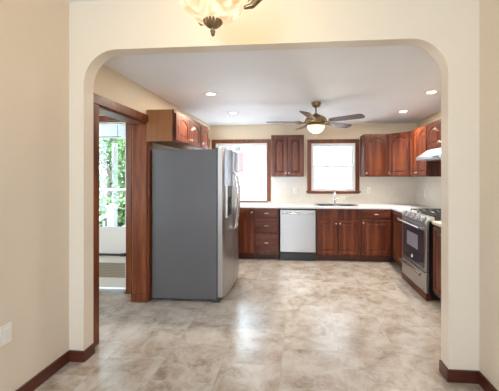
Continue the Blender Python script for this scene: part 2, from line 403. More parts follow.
obj('door_closer', bm, 'rubber', leaf, smooth=True, label='grey pneumatic door closer tube')
bm = bmesh.new(); box(bm, EX0+.07, EX1-.07, MY-.04, MY+.13, 0, .035, .006)
obj('threshold', bm, 'door_grey', d2)

# windows
def hung_window(name, label, w, splitz, sill=True, casing=True):
    x0, x1, z0, z1 = w
    bm = bmesh.new(); c = .075
    if casing:
        box(bm, x0-c, x0, YB-.02, YB, z0-(.045 if sill else 0), z1, .004); box(bm, x1, x1+c, YB-.02, YB, z0-(.045 if sill else 0), z1, .004)
        box(bm, x0-c, x1+c, YB-.022, YB, z1, z1+c-.003, .004)
    r = tag(obj(name, bm, 'trimz'), label, 'window', kind='structure')
    bm = bmesh.new()
    if sill:
        box(bm, x0-c-.022, x1+c+.022, YB-.045, YB, z0-.028, z0, .006)
        box(bm, x0-c, x1+c, YB-.018, YB, z0-.05, z0-.028, .003)
    else: box(bm, x0-.01, x1+.01, YB-.03, YB, z0-.018, z0, .004)
    obj('sill', bm, 'trimx', r)
    g = .045
    bm = bmesh.new(); ya, yb = YB+.005, YB+.13
    box(bm, x0, x0+.022, ya, yb, z0, z1); box(bm, x1-.022, x1, ya, yb, z0, z1); box(bm, x0+.022, x1-.022, ya, yb, z1-.022, z1); box(bm, x0+.022, x1-.022, ya, yb, z0, z0+.012)
    fr = obj('frame', bm, 'white', r)
    for nm, za, zb, y in (('upper_sash', splitz-.018, z1-.022, YB+.075), ('lower_sash', z0+.012, splitz+.018, YB+.035)):
        bm = bmesh.new(); a, b = x0+.022, x1-.022; s = .034
        box(bm, a, a+s, y, y+.03, za, zb, .003); box(bm, b-s, b, y, y+.03, za, zb, .003)
        box(bm, a+s, b-s, y, y+.03, za, za+s, .003); box(bm, a+s, b-s, y, y+.03, zb-s, zb, .003)
        so_ = obj(nm, bm, 'white', r)
        bx('pane', 'glass', so_, a+s, b-s, y+.013, y+.017, za+s, zb-s)
        if nm == 'lower_sash':
            for t in (.3, .7):
                xx = a+(b-a)*t; bx('sash_lock', 'nickel', so_, xx-.03, xx+.03, y-.008, y+.012, zb-.004, zb+.014, bev=.003)
    return r
hung_window('window_1', 'double-hung window with stained wood casing beside the refrigerator', W1, 1.507, sill=False)
hung_window('window_2', 'double-hung window with wood casing and sill above the sink', W2, 1.623)
# side window in the left wall, mostly hidden behind the refrigerator
bm = bmesh.new(); y0, y1, z0, z1 = W3; c = .085
box(bm, XL, XL+.02, y0-c, y0, z0, z1, .004); box(bm, XL, XL+.02, y1, y1+c, z0, z1, .004); box(bm, XL, XL+.022, y0-c, y1+c, z1, z1+c, .004); box(bm, XL, XL+.035, y0-c, y1+c, z0-.04, z0, .004)
r = structure('window_3', bm, 'trimz', 'stained casing of the side window in the corner behind the refrigerator', 'window')
bm = bmesh.new(); s = .05; xa, xb = XL-.13, XL-.03
box(bm, xa, xb, y0, y0+s, z0, z1); box(bm, xa, xb, y1-s, y1, z0, z1); box(bm, xa, xb, y0+s, y1-s, z0, z0+s); box(bm, xa, xb, y0+s, y1-s, z1-s, z1); box(bm, xa, xb, y0+s, y1-s, 1.5, 1.53)
fr = obj('frame', bm, 'white', r); bx('pane', 'glass', r, XL-.084, XL-.08, y0+s, y1-s, z0+s, z1-s)

# baseboards
H_ = .085; T = .016
def bb(name, mat, label, *a):
    bm = bmesh.new(); box(bm, *a, bev=.004); return structure(name, bm, mat, label, 'baseboard')
bb('baseboard_left', 'basey', 'dark cherry baseboard along the left dining room wall', DL, DL+T, DY0, YA0-T, 0, H_)
bb('baseboard_arch_left', 'basex', 'short dark cherry baseboard on the left arch pier face', DL, AL+T, YA0-T, YA0, 0, H_)
bb('baseboard_arch_left_side', 'basey', 'dark cherry baseboard inside the left arch reveal', AL, AL+T, YA0, YA1, 0, H_)
bb('baseboard_right', 'basey', 'dark cherry baseboard along the right dining room wall', DR-T, DR, DY0, YA0-T, 0, H_)
bb('baseboard_arch_right', 'basex', 'dark cherry baseboard on the right arch pier face', AR-T, DR, YA0-T, YA0, 0, H_)
bb('baseboard_arch_right_side', 'basey', 'dark cherry baseboard inside the right arch reveal', AR-T, AR, YA0, YA1, 0, H_)

# ------------------------------------------------------------------ cabinets
def panel_door(name, w, h, parent, arch=True, mat='wood', loc=(0, 0, 0), fr=.055, t=.02):
    """raised panel door; x 0..w, z 0..h, front towards -y"""
    n = 14 if arch else 2
    def outer(i):
        p = [(i, i), (w-i, i)]
        for k in range(n+1):
            u = 1-2*k/n; p.append((w/2+u*(w/2-i), h-i))
        return p
    rise = min(.045, w*.11) if arch else 0
    def hole(i):
        a = w/2-fr-i; zt = h-fr*.85-i
        p = [(w/2-a, fr+i), (w/2+a, fr+i)]
        for k in range(n+1):
            u = 1-2*k/n
            z = zt-rise
            if arch and abs(u) < .86: z = zt-rise+rise*max(0, cos(pi/2*u/.86))**.75
            p.append((w/2+u*a, z))
        return p
    loops = [(outer(0), 0), (outer(0), -t+.005), (outer(.004), -t), (hole(0), -t), (hole(.004), -t+.010), (hole(.012), -t+.010), (hole(.040), -t+.001), (hole(.044), -t+.001)]
    bm = bmesh.new(); L = [[bm.verts.new((x, y, z)) for x, z in lp] for lp, y in loops]
    m = len(L[0])
    for A, B in zip(L, L[1:]):
        for k in range(m): bm.faces.new((A[k], A[(k+1) % m], B[(k+1) % m], B[k]))
    bm.faces.new(L[0]); bm.faces.new(L[-1][::-1])
    return obj(name, bm, mat, parent, loc=loc)
knob_me = None
def knob(parent, x, z, y=-.02):
    global knob_me
    if knob_me is None:
        bm = bmesh.new(); lathe(bm, [(0, 0), (.006, 0), (.005, .012), (.013, .017), (.015, .022), (.011, .028), (0, .030)], 16)
        bmesh.ops.rotate(bm, verts=bm.verts, matrix=Matrix.Rotation(pi/2, 3, 'X'))
        bmesh.ops.recalc_face_normals(bm, faces=bm.faces)
        knob_me = bpy.data.meshes.new('knob'); bm.to_mesh(knob_me); bm.free(); knob_me.materials.append(M['nickel']); knob_me.shade_smooth()
    o = bpy.data.objects.new('knob', knob_me); C.objects.link(o); o.parent = parent; o.location = (x, y, z); return o
def cup_pull(parent, x, z, y=-.02):
    bm = bmesh.new()
    n = 10; rings = []
    for j in range(5):
        a = j/4*pi/2; ring = []
        for k in range(n+1):
            u = -1+2*k/n; ww = .042; prof = (1-abs(u)**3)
            ring.append(bm.verts.new((x+u*ww, y-.026*prof*sin(a)-.001, z+.018*prof*cos(a)-.003)))
        rings.append(ring)
    for A, B in zip(rings, rings[1:]):
        for k in range(n):
            try: bm.faces.new((A[k], A[k+1], B[k+1], B[k]))
            except ValueError: pass
    bmesh.ops.solidify(bm, geom=bm.faces[:], thickness=.002)
    return obj('handle', bm, 'nickel', parent, smooth=True)
def cabinet(label, loc, rz, w, d, z0, z1, doors=(), drawers=(), group=None, body='wood', face='wood', toe=0, cat='cabinet', arch=True, name='wall_cabinet', side_label=None):
    """local: x 0..w, front plane y=0 (faces -y), back y=d. doors: (x0,x1,z0,z1,knob side); drawers: (x0,x1,z0,z1)"""
    r = thing(name, label, cat, loc, rz, group)
    bm = bmesh.new(); box(bm, 0, w, .02, d, z0+toe, z1)
    obj('body', bm, body, r, label=side_label)
    bx('face_frame', face, r, 0, w, 0, .02, z0+toe, z1)
    if toe: bx('toe_kick', 'toe', r, 0, w, .075, .09, z0, z0+toe)
    for (a, b, za, zb, ks, kv) in doors:
        dd = panel_door('door', b-a, zb-za, r, arch, loc=(a, 0, za))
        kx = .028 if ks == 'l' else (b-a)-.028
        knob(dd, kx, {'b': .05, 't': zb-za-.05}[kv])
    for (a, b, za, zb) in drawers:
        bm = bmesh.new(); box(bm, 0, b-a, -.02, 0, 0, zb-za, .008); box(bm, .022, b-a-.022, -.024, -.015, .022, zb-za-.022, .003)
        dr = obj('drawer', bm, 'woodx', r, loc=(a, 0, za)); cup_pull(dr, (b-a)/2, (zb-za)/2, -.022)
    return r
UB, UT = 1.437, 2.19
FY = YB-.335
wg = 'cherry wall cabinets'
def wd(w, z0=UB, z1=UT, n=2, kv='b', e=.012, mid=.006):
    if n == 1: return [(e, w-e, z0+.012, z1-.03, 'l', kv)]
    return [(e, w/2-mid/2, z0+.012, z1-.03, 'r', kv), (w/2+mid/2, w-e, z0+.012, z1-.03, 'l', kv)]
cabinet('two-door cherry wall cabinet hanging between the two windows', (-.497, FY, 0), 0, .59, .333, UB, UT, wd(.59), group=wg)
cabinet('single-door cherry wall cabinet just right of the sink window', (1.15, FY, 0), 0, .42, .333, UB, UT, wd(.42, n=1), group=wg)
# right run: rotate so front faces -x  (local +x -> world -y)
FX = XR-.335
cabinet('tall narrow-doored cherry wall cabinet between the corner unit and the range hood', (FX, 5.09, 0), -pi/2, .68, .333, UB, UT, wd(.68), group=wg)
cabinet('short two-door cherry wall cabinet above the range hood', (FX, 4.41, 0), -pi/2, .83, .333, 1.82, UT, wd(.83, 1.82), group=wg)
# diagonal corner cabinet
r = thing('wall_cabinet', 'cherry corner wall cabinet with one door set diagonally', 'cabinet', (0, 0, 0), 0, wg)
bm = bmesh.new(); prism(bm, [(1.571, YB-.003), (XR-.003, YB-.003), (XR-.003, 5.091), (FX, 5.091), (1.571, FY)], 'z', UB, UT); obj('body', bm, 'wood', r)
dx, dy = FX-1.571, 5.091-FY; L_ = math.hypot(dx, dy)
dd = panel_door('door', L_-.02, UT-UB-.042, r); dd.location = (1.571+dx/L_*.01, FY+dy/L_*.01, UB+.012); dd.rotation_euler = (0, 0, math.atan2(dy, dx))
knob(dd, .028, .05)
# over the refrigerator: front faces +x (local x -> world +y)
fcx = XL+.325
cabinet('two-door cherry wall cabinet above the refrigerator with golden side panel', (fcx, 3.256, 0), pi/2, .865, .323, 1.84, UT+.01, wd(.865, 1.84), group=wg, body='side', side_label='lighter golden brown side panel')
cabinet('single-door cherry wall cabinet above the refrigerator, farther of the pair', (fcx, 4.123, 0), pi/2, .385, .323, 1.84, UT+.01, wd(.385, 1.84, n=1), group=wg)
# base cabinets, back run
BY = YB-.635; CB = .892
bgp = 'cherry base cabinets'
k = dict(name='base_cabinet', toe=.10, arch=False, group=bgp)
cabinet('cherry base cabinet with narrow door just right of the refrigerator', (-1.733+.003, BY, 0), 0, .969, .63, 0, CB,
        doors=[(.03, .69, .13, .875, 'r', 't'), (.715, .957, .13, .875, 'r', 't')], **k)
dc = cabinet('cherry base cabinet with three drawers beside the dishwasher', (-.759, BY, 0), 0, .417, .63, 0, CB,
        drawers=[(.012, .405, .735, .875), (.012, .405, .475, .712), (.012, .405, .15, .452)], **k)
bm = bmesh.new()
for i in range(14): box(bm, .05+i*.022, .06+i*.022, .068, .075, .03, .085)
box(bm, .04, .37, .066, .075, .02, .03); box(bm, .04, .37, .066, .075, .085, .095)
obj('vent_grille', bm, 'rubber', dc, label='dark toe-kick heating grille')
cabinet('cherry sink base cabinet with two doors under the sink', (.300, BY, 0), 0, .714, .63, 0, CB,
        doors=[(.02, .352, .13, .70, 'r', 't'), (.362, .694, .13, .70, 'l', 't')], **k)
cabinet('cherry base cabinet with one drawer over a wide door near the corner', (1.015, BY, 0), 0, .525, .63, 0, CB,
        doors=[(.03, .512, .13, .72, 'l', 't')], drawers=[(.03, .512, .735, .875)], **k)
BX = XR-.635
cabinet('cherry base cabinet with drawer and door on the far side of the range', (BX, BY, 0), -pi/2, BY-4.372, .632, 0, CB,
        doors=[(.12, BY-4.39, .13, .72, 'r', 't')], drawers=[(.12, BY-4.39, .735, .875)], **k)
# blind corner box closing the run
cabinet('cherry base cabinet with tall door on the near side of the range', (BX, 3.535, 0), -pi/2, .62, .632, 0, CB,
        doors=[(.012, .305, .13, .875, 'r', 't'), (.315, .608, .13, .875, 'l', 't')], **k)
# worktops
OV = .025
bm = bmesh.new()
prism(bm, [(XL+.002, YB-.002), (XL+.002, BY-OV), (BX-OV, BY-OV), (BX-OV, 4.365), (XR-.002, 4.365), (XR-.002, YB-.002)], 'z', CB+.002, .93)
wt = tag(obj('worktop', bm, 'counter', bevel=.006), 'pale speckled worktop running along the back wall and round the corner', 'worktop')
bm = bmesh.new(); box(bm, BX-OV, XR-.008, 2.90, 3.545, CB+.002, .93, .005)
tag(obj('worktop', bm, 'countery'), 'short beige worktop on the near side of the range', 'worktop')
# sink: drop-in, rim on the worktop
sk = thing('sink', 'drop-in stainless double sink in the worktop under the window', 'sink', (.655, 5.36, .93))
bm = bmesh.new()
def ring_basin(bm, x0, x1, y0, y1, dz):
    o = [(x0, y0), (x1, y0), (x1, y1), (x0, y1)]; i = .02
    inn = [(x0+i, y0+i), (x1-i, y0+i), (x1-i, y1-i), (x0+i, y1-i)]
    A = [bm.verts.new((x, y, .004)) for x, y in o]; B = [bm.verts.new((x, y, -dz)) for x, y in inn]
    for q in range(4): bm.faces.new((A[q], A[(q+1) % 4], B[(q+1) % 4], B[q]))
    bm.faces.new(B)
for (a, b) in ((-.37, .37),):
    box(bm, a, -.33, -.24, .24, .0005, .006); box(bm, .33, b, -.24, .24, .0005, .006); box(bm, -.33, .33, -.24, -.21, .0005, .006); box(bm, -.33, .33, .15, .24, .0005, .006); box(bm, -.015, .015, -.21, .15, .0005, .006)
obj('rim', bm, 'steel_bright', sk)
for (a, b) in ((-.33, -.015), (.015, .33)):
    bm = bmesh.new(); ring_basin(bm, a, b, -.21, .15, .0); obj('basin', bm, 'steel', sk)
# faucet
fa = thing('faucet', 'chrome gooseneck kitchen faucet behind the sink', 'faucet', (.655, 5.565, .936))
bm = bmesh.new(); lathe(bm, [(0, 0), (.03, 0), (.03, .008), (.02, .02), (.017, .09), (.015, .1)], 20)
tube(bm, [(0, 0, .09), (0, 0, .2)]+[(0, -.07+.07*cos(a), .2+.07*sin(a)) for a in [radians(q) for q in range(15, 181, 15)]]+[(0, -.14, .16)], .0115, 12)
obj('spout', bm, 'chrome', fa, smooth=True)
bm = bmesh.new(); tube(bm, [(.015, 0, .06), (.04, 0, .075), (.085, -.01, .12)], [.011, .009, .006], 10); obj('handle', bm, 'chrome', fa, smooth=True)
bm = bmesh.new(); lathe(bm, [(0, 0), (.02, 0), (.02, .006), (.011, .02), (.012, .07), (.016, .085), (.014, .10), (0, .105)], 18)
tag(obj('side_sprayer', bm, 'nickel', smooth=True, loc=(.86, 5.565, .936)), 'small metal side sprayer standing right of the faucet', 'sprayer')

# dishwasher
dw = thing('dishwasher', 'stainless steel dishwasher with a bar handle under the worktop', 'dishwasher', (-.016, BY, 0))
bx('body', 'black', dw, -.303, .303, .0, .58, .10, .888)
bx('toe_kick', 'black', dw, -.300, .300, .03, .06, .0, .10)
bx('kick_panel', 'black', dw, -.298, .298, -.012, 0, .062, .15, label='black kick panel')
bm = bmesh.new(); box(bm, -.300, .300, -.025, 0, .155, .868, .006); obj('door', bm, 'steel', dw)
bm = bmesh.new(); box(bm, -.300, .300, -.018, 0, .870, .886); obj('control_strip', bm, 'black', dw)
bm = bmesh.new(); tube(bm, [(-.27, -.025, .82), (-.26, -.055, .82)]+[(-.26+.52*q/8, -.06-.012*sin(pi*q/8), .82) for q in range(9)]+[(.27, -.025, .82)], .011, 10); obj('handle', bm, 'chrome', dw, smooth=True)

# ------------------------------------------------------------------ range
# local: x along width 0..w, front y=0 faces -y ; placed rotated -90 deg so front faces -x
SX, SY1, SW = 1.466, 4.362, .80
rg = thing('range', 'stainless gas range with black grates and dark glass oven door', 'stove', (SX, SY1, 0), -pi/2)
D = XR-.01-SX
bx('body', 'black', rg, 0, SW, .035, D, .076, .915, label='black enamel oven sides')
bx('plinth', 'woodx', rg, .0, SW, .0, .06, 0, .074, bev=.003, label='cherry wood plinth')
bm = bmesh.new(); prism(bm, [(.0, .865), (.0, .905), (.045, .965), (.10, .965), (.10, .865)], 'x', .0, SW); obj('control_panel', bm, 'steel_bright', rg, bevel=.004)
for i in range(5):
    u = .09+i*.155
    bm = bmesh.new(); lathe(bm, [(0, 0), (.030, 0), (.030, .006), (.023, .009), (.021, .030), (.017, .034), (0, .034)], 20)
    box(bm, -.004, .004, -.021, .021, .03, .042)
    bmesh.ops.rotate(bm, verts=bm.verts, matrix=Matrix.Rotation(radians(53), 3, 'X'))
    kn = obj('knob', bm, 'chrome', rg, smooth=True, loc=(u, .014, .930))
    bm = bmesh.new(); lathe(bm, [(0, -.001), (.036, -.001), (.036, .004), (0, .004)], 20); bmesh.ops.rotate(bm, verts=bm.verts, matrix=Matrix.Rotation(radians(53), 3, 'X')); obj('bezel', bm, 'black', kn, label='black knob surround')
bm = bmesh.new(); box(bm, 0, SW, .10, D, .915, .930, .004); ct = obj('cooktop', bm, 'black', rg)
bx('back_guard', 'steel', rg, 0, SW, D-.05, D, .93, .99, bev=.004)
bm = bmesh.new(); box(bm, 0, SW, 0, .035, .325, .86, .006); od = obj('oven_door', bm, 'steel', rg)
bx('glass_panel', 'oven_glass', od, .05, SW-.05, -.004, .002, .36, .80, bev=.002, label='dark violet-tinted oven door glass')
bx('window', 'oven_window', od, .21, .57, -.006, -.002, .535, .715, bev=.002, label='pale rectangular oven window')
bm = bmesh.new()
lathe(bm, [(0, 0), (.022, 0), (.022, .003), (0, .004)], 18); bmesh.ops.rotate(bm, verts=bm.verts, matrix=Matrix.Rotation(pi/2, 3, 'X'))
obj('badge', bm, 'plate', od, loc=(.39, -.004, .415), label='small round white badge')
def bar_handle(par, z, nm='handle', so_=.06):
    bm = bmesh.new(); tube(bm, [(.05, -so_, z), (SW-.05, -so_, z)], .014, 12)
    for u in (.08, SW-.08): tube(bm, [(u, 0, z), (u, -so_, z)], .010, 8)
    return obj(nm, bm, 'chrome', par, smooth=True)
bar_handle(od, .83)
bm = bmesh.new(); box(bm, 0, SW, 0, .035, .08, .315, .006); wdw = obj('warming_drawer', bm, 'steel', rg); bar_handle(wdw, .285, so_=.05)
for gi, (ga, gb) in enumerate(((.02, .27), (.275, .525), (.53, .78))):
    bm = bmesh.new(); zz = .982
    ya, yb = .115, D-.07
    for xx in (ga+.01, gb-.01): tube(bm, [(xx, ya, zz), (xx, yb, zz)], .007, 6)
    for yy in (ya, (ya+yb)/2, yb): tube(bm, [(ga+.01, yy, zz), (gb-.01, yy, zz)], .007, 6)
    for yc in (ya+(yb-ya)*.25, ya+(yb-ya)*.75):
        xc = (ga+gb)/2
        for q in range(4):
            a = q*pi/2+pi/4
            tube(bm, [(xc+.03*cos(a), yc+.03*sin(a), zz), (xc+.12*cos(a)*.9, yc+.14*sin(a), zz)], .006, 6)
    for xx in (ga+.01, gb-.01):
        for yy in (ya, yb): tube(bm, [(xx, yy, .930), (xx, yy, zz)], .008, 6)
    obj('grate', bm, 'iron', ct)
for ub in (.145, .40, .655):
    for vb in (.25, .75):
        if ub == .40 and vb == .75: continue
        yy = .115+(D-.185)*vb
        bm = bmesh.new(); lathe(bm, [(0, 0), (.045, 0), (.045, .008), (.03, .012), (.03, .02), (0, .022)], 20); obj('burner', bm, 'iron', ct, loc=(ub, yy, .930), smooth=True)

# range hood
hd = thing('range_hood', 'slim stainless range hood under the short wall cabinet', 'range hood', (XR, 4.40, 0), -pi/2)
HD = XR-1.67; hy = -(HD)   # local y of the front lip is -HD
bm = bmesh.new(); prism(bm, [(-HD, 1.665), (-HD, 1.705), (-.345, 1.819), (-.008, 1.819), (-.008, 1.665)], 'x', .0, .80); obj('canopy', bm, 'steel', hd, bevel=.004)
bx('filter', 'nickel', hd, .06, .74, -HD+.06, -.06, 1.655, 1.665, bev=.002)
bx('switch_strip', 'black', hd, .55, .70, -HD-.003, -HD+.002, 1.672, 1.692)

# ------------------------------------------------------------------ refrigerator (front faces +x; local x -> world +y)
FX0, FY0, FWd, FH = -.928, 3.306, .865, 1.762
rf = thing('refrigerator', 'tall stainless side-by-side refrigerator with grey side and door dispenser', 'refrigerator', (FX0, FY0, 0), pi/2)
bm = bmesh.new(); box(bm, 0, FWd, .0, .765, .035, FH-.012, .006); obj('body', bm, 'fridge_side', rf, label='grey textured cabinet side')
bx('base_grille', 'rubber', rf, .01, FWd-.01, -.03, .05, .0, .06)
for u in (.04, FWd-.09):
    bx('hinge_cover', 'rubber', rf, u, u+.06, -.06, .05, FH-.012, FH+.008, bev=.004)
bx('gasket', 'rubber', rf, .01, FWd-.01, -.012, 0, .06, FH-.02)
def fdoor(u0, u1, z0, z1, hole=None):
    """curved-front door; hole=(ua,ub,za,zb) leaves a dispenser recess"""
    bm = bmesh.new(); n = 12
    def fy(u): s_ = (u-FWd/2)/(FWd/2); return -.075-.030*(1-s_*s_)
    us = [u0+(u1-u0)*i/n for i in range(n+1)]
    if hole:
        us = sorted(set([min(us, key=lambda a: abs(a-h)) if 0 else h for h in hole[:2]]+[a for a in us if abs(a-hole[0]) > .012 and abs(a-hole[1]) > .012]))
    zs = [z0] + (list(hole[2:]) if hole else []) + [z1]
    G = [[bm.verts.new((u, fy(u)+(.012 if u in (u0, u1) else 0), z)) for z in zs] for u in us]
    B_ = [[bm.verts.new((u, -.012, z)) for z in (z0, z1)] for u in us]
    for i in range(len(us)-1):
        for j in range(len(zs)-1):
            if hole and j == 1 and us[i] >= hole[0]-1e-6 and us[i+1] <= hole[1]+1e-6: continue
            bm.faces.new((G[i][j], G[i+1][j], G[i+1][j+1], G[i][j+1]))
        bm.faces.new((B_[i][0], B_[i][1], B_[i+1][1], B_[i+1][0]))
        bm.faces.new((G[i][0], B_[i][0], B_[i+1][0], G[i+1][0])); bm.faces.new((G[i][-1], G[i+1][-1], B_[i+1][1], B_[i][1]))
    bm.faces.new([v for v in G[0]]+[B_[0][1], B_[0][0]]); bm.faces.new([v for v in G[-1]][::-1]+[B_[-1][0], B_[-1][1]])
    d_ = obj('door', bm, M['steel'], rf, smooth=True)
    return d_, fy
split = .40
fd1, fy = fdoor(.0, split-.003, .065, FH, (.075, .315, .965, 1.335))
fd2, fy = fdoor(split+.003, FWd, .065, FH)
# dispenser recess
bm = bmesh.new(); ua, ub, za, zb = .075, .315, .965, 1.335; yf = fy(.2)
box(bm, ua, ub, -.025, -.020, za, zb); box(bm, ua-.004, ua+.008, -.107, -.02, za, zb); box(bm, ub-.008, ub+.004, -.107, -.02, za, zb); box(bm, ua, ub, -.104, -.02, za-.004, za+.02); box(bm, ua, ub, -.107, -.02, zb-.01, zb+.004)
dp = obj('dispenser', bm, 'steel', fd1, label='ice and water dispenser recess')
bx('control_panel', 'black', dp, ua+.008, ub-.008, -.108, -.03, 1.19, 1.325, bev=.004, label='glossy black control panel')
bx('paddle', 'rubber', dp, .17, .22, -.06, -.03, 1.07, 1.19, bev=.004)
bx('drip_tray', 'black', dp, ua+.01, ub-.01, -.112, -.03, .975, .99, bev=.003)
for u, d_ in ((split-.04, fd1), (split+.04, fd2)):
    bm = bmesh.new(); yb_ = fy(split); pts = [(u, yb_+.005, .80)]
    for q in range(13):
        a = q/12; pts.append((u, yb_-.03-.035*sin(pi*a), .80+(1.485-.80)*a))
    pts.append((u, yb_+.005, 1.485)); tube(bm, pts, .014, 10); obj('handle', bm, 'chrome', d_, smooth=True)
bx('logo_plate', 'nickel', fd2, .60, .70, fy(.65)-.004, fy(.65)+.003, 1.62, 1.64)

# ------------------------------------------------------------------ ceiling fan
fan = thing('ceiling_fan', 'five-blade antique brass ceiling fan with a lit glass bowl', 'ceiling fan', (.232, 4.04, CH))
bm = bmesh.new(); lathe(bm, [(0, -.001), (.065, -.001), (.066, -.02), (.05, -.055), (.022, -.07), (0, -.07)], 28); obj('canopy', bm, 'brass', fan, smooth=True)
bm = bmesh.new(); tube(bm, [(0, 0, -.06), (0, 0, -.17)], .011, 14); lathe(bm, [(0, -.15), (.025, -.15), (.03, -.17), (0, -.17)], 20); obj('downrod', bm, 'brass', fan, smooth=True)
bm = bmesh.new(); lathe(bm, [(0, -.155), (.04, -.16), (.075, -.18), (.125, -.205), (.148, -.235), (.15, -.262), (.135, -.275), (.14, -.285), (.11, -.30), (0, -.30)], 40, flute=.015, nfl=10); obj('motor_housing', bm, 'brass', fan, smooth=True)
bm = bmesh.new(); lathe(bm, [(0, -.30), (.09, -.30), (.122, -.302), (.126, -.312), (.116, -.318), (0, -.318)], 32); obj('light_fitter', bm, 'brass', fan, smooth=True)
bm = bmesh.new(); lathe(bm, [(.114, -.316), (.117, -.335), (.105, -.365), (.077, -.395), (.04, -.415), (0, -.42)], 32); obj('glass_bowl', bm, 'fanbowl', fan, smooth=True)
bm = bmesh.new(); lathe(bm, [(0, -.41), (.022, -.412), (.024, -.42), (.010, -.428), (.013, -.44), (.008, -.452), (0, -.462)], 16); obj('finial', bm, 'brass', fan, smooth=True)
bl = None
for i in range(5):
    ang = radians(-33+72*i)
    bm = bmesh.new(); n = 10; prof = []
    for q in range(n+1):
        t_ = q/n; x_ = .20+.46*t_; hw = .056+.014*t_
        if q == n: hw *= .8
        if q == 0: hw *= .7
        prof.append((x_, hw))
    P_ = [(x_, -hw) for x_, hw in prof]+[(prof[-1][0]+.012, 0)]+[(x_, hw) for x_, hw in prof[::-1]]
    prism(bm, P_, 'z', -.003, .003)
    R_ = Matrix.Rotation(radians(-13), 3, 'X'); bmesh.ops.rotate(bm, verts=bm.verts, matrix=R_)
    b_ = obj('blade', bm, 'blade', fan, loc=(0, 0, -.262), bevel=.001); b_.rotation_euler = (0, 0, ang)
    bm = bmesh.new()
    pts = [(.13, 0, -.004), (.17, 0, -.016), (.20, .0, -.012), (.235, 0, -.008)]
    tube(bm, pts, [.013, .010, .012, .008], 8)
    for s_ in (-1, 1): tube(bm, [(.18, 0, -.014), (.21, .03*s_, -.012+.006*s_), (.25, .035*s_, -.009+.008*s_), (.275, .012*s_, -.008)], [.008, .007, .007, .005], 8)
    obj('blade_iron', bm, 'brass', b_, smooth=True)

# ------------------------------------------------------------------ recessed lamps
spots = [((-1.06, 3.523), 'recessed ceiling lamp above the refrigerator front, nearest on the left'),
         ((-1.032, 4.605), 'recessed ceiling lamp near the left window, farther on the left'),
         ((1.60, 4.70), 'recessed ceiling lamp near the far right corner'),
         ((1.567, 3.653), 'recessed ceiling lamp above the range, nearest on the right')]
for (x, y), lab in spots:
    r = thing('recessed_lamp', lab, 'ceiling lamp', (x, y, CH), 0, 'recessed kitchen ceiling lamps')
    bm = bmesh.new(); lathe(bm, [(.048, -.002), (.052, -.005), (.080, -.008), (.088, -.006), (.092, -.0005), (.048, -.0005), (.048, -.002)], 32); obj('trim_ring', bm, 'plate', r, smooth=True)
    bm = bmesh.new(); lathe(bm, [(0, -.004), (.048, -.004), (.048, -.001), (0, -.001)], 28); obj('lens', bm, 'bulb', r)
    l = bpy.data.lights.new('recessed_lamp_light', 'SPOT'); l.spot_size = radians(125); l.spot_blend = .8; l.shadow_soft_size = .05; l.energy = 72; l.color = (1, .93, .84)
    lo = bpy.data.objects.new('recessed_lamp_light', l); C.objects.link(lo); lo.location = (x, y, CH-.012)
    l = bpy.data.lights.new('recessed_lamp_glow', 'AREA'); l.shape = 'DISK'; l.size = .09; l.energy = 6; l.color = (1, .88, .72)
    lo = bpy.data.objects.new('recessed_lamp_glow', l); C.objects.link(lo); lo.location = (x, y, CH-.012)
# light thrown by the fan's lamp
l = bpy.data.lights.new('fan_lamp_light', 'POINT'); l.energy = 3; l.color = (1, .88, .70); l.shadow_soft_size = .12
lo = bpy.data.objects.new('fan_lamp_light', l); C.objects.link(lo); lo.location = (.232, 4.04, CH-.50)

# ------------------------------------------------------------------ dining pendant
PX, PY = -.43, 1.46
pn = thing('pendant_lamp', 'antique brass bowl pendant with alabaster glass and acorn finial', 'pendant lamp', (PX, PY, DH))
zb = 2.21-DH
bm = bmesh.new(); lathe(bm, [(0, 0), (.025, .001), (.09, .022), (.14, .065), (.175, .125), (.19, .17), (.192, .19), (.186, .19), (.17, .125), (.13, .07), (.08, .03), (0, .008)], 48, (0, 0, zb)); obj('glass_bowl', bm, 'bowl', pn, smooth=True)
bm = bmesh.new(); lathe(bm, [(0, .012), (.040, .016), (.047, .008), (.043, -.004), (.030, -.018), (.016, -.027), (.0, -.027)], 60, (0, 0, zb), .05, 20)
lathe(bm, [(0, -.026), (.010, -.028), (.007, -.036), (.013, -.040), (.013, -.046), (.009, -.048), (.011, -.054), (.009, -.062), (0, -.072)], 16, (0, 0, zb)); obj('finial', bm, 'brass', pn, smooth=True)
bm = bmesh.new(); lathe(bm, [(.188, .17), (.205, .172), (.208, .19), (.198, .20), (.188, .195), (.188, .17)], 48, (0, 0, zb)); rim = obj('rim', bm, 'brass', pn, smooth=True)
for a in (radians(5), radians(125), radians(245)):
    bm = bmesh.new(); ca_, sa_ = cos(a), sin(a)
    P2 = [(.155, .075), (.195, .085), (.235, .13), (.250, .19), (.215, .25), (.16, .30), (.08, .36), (.02, .42)]
    tube(bm, [(ca_*r_, sa_*r_, zb+z_) for r_, z_ in P2], [.008, .015, .021, .018, .012, .010, .009, .008], 10)
    lathe(bm, [(0, -.018), (.014, -.012), (.018, 0), (.014, .012), (0, .018)], 14, (ca_*.232, sa_*.232, zb+.185))
    obj('arm', bm, 'brass', pn, smooth=True)
bm = bmesh.new(); tube(bm, [(0, 0, zb+.40), (0, 0, -.02)], .009, 12); lathe(bm, [(0, -.04), (.05, -.035), (.065, -.01), (.065, -.001), (0, -.001)], 24); obj('stem', bm, 'brass', pn, smooth=True)
l = bpy.data.lights.new('pendant_lamp_light', 'POINT'); l.energy = 8; l.color = (1, .72, .36); l.shadow_soft_size = .1
lo = bpy.data.objects.new('pendant_lamp_light', l); C.objects.link(lo); lo.location = (PX, PY, DH-.25)

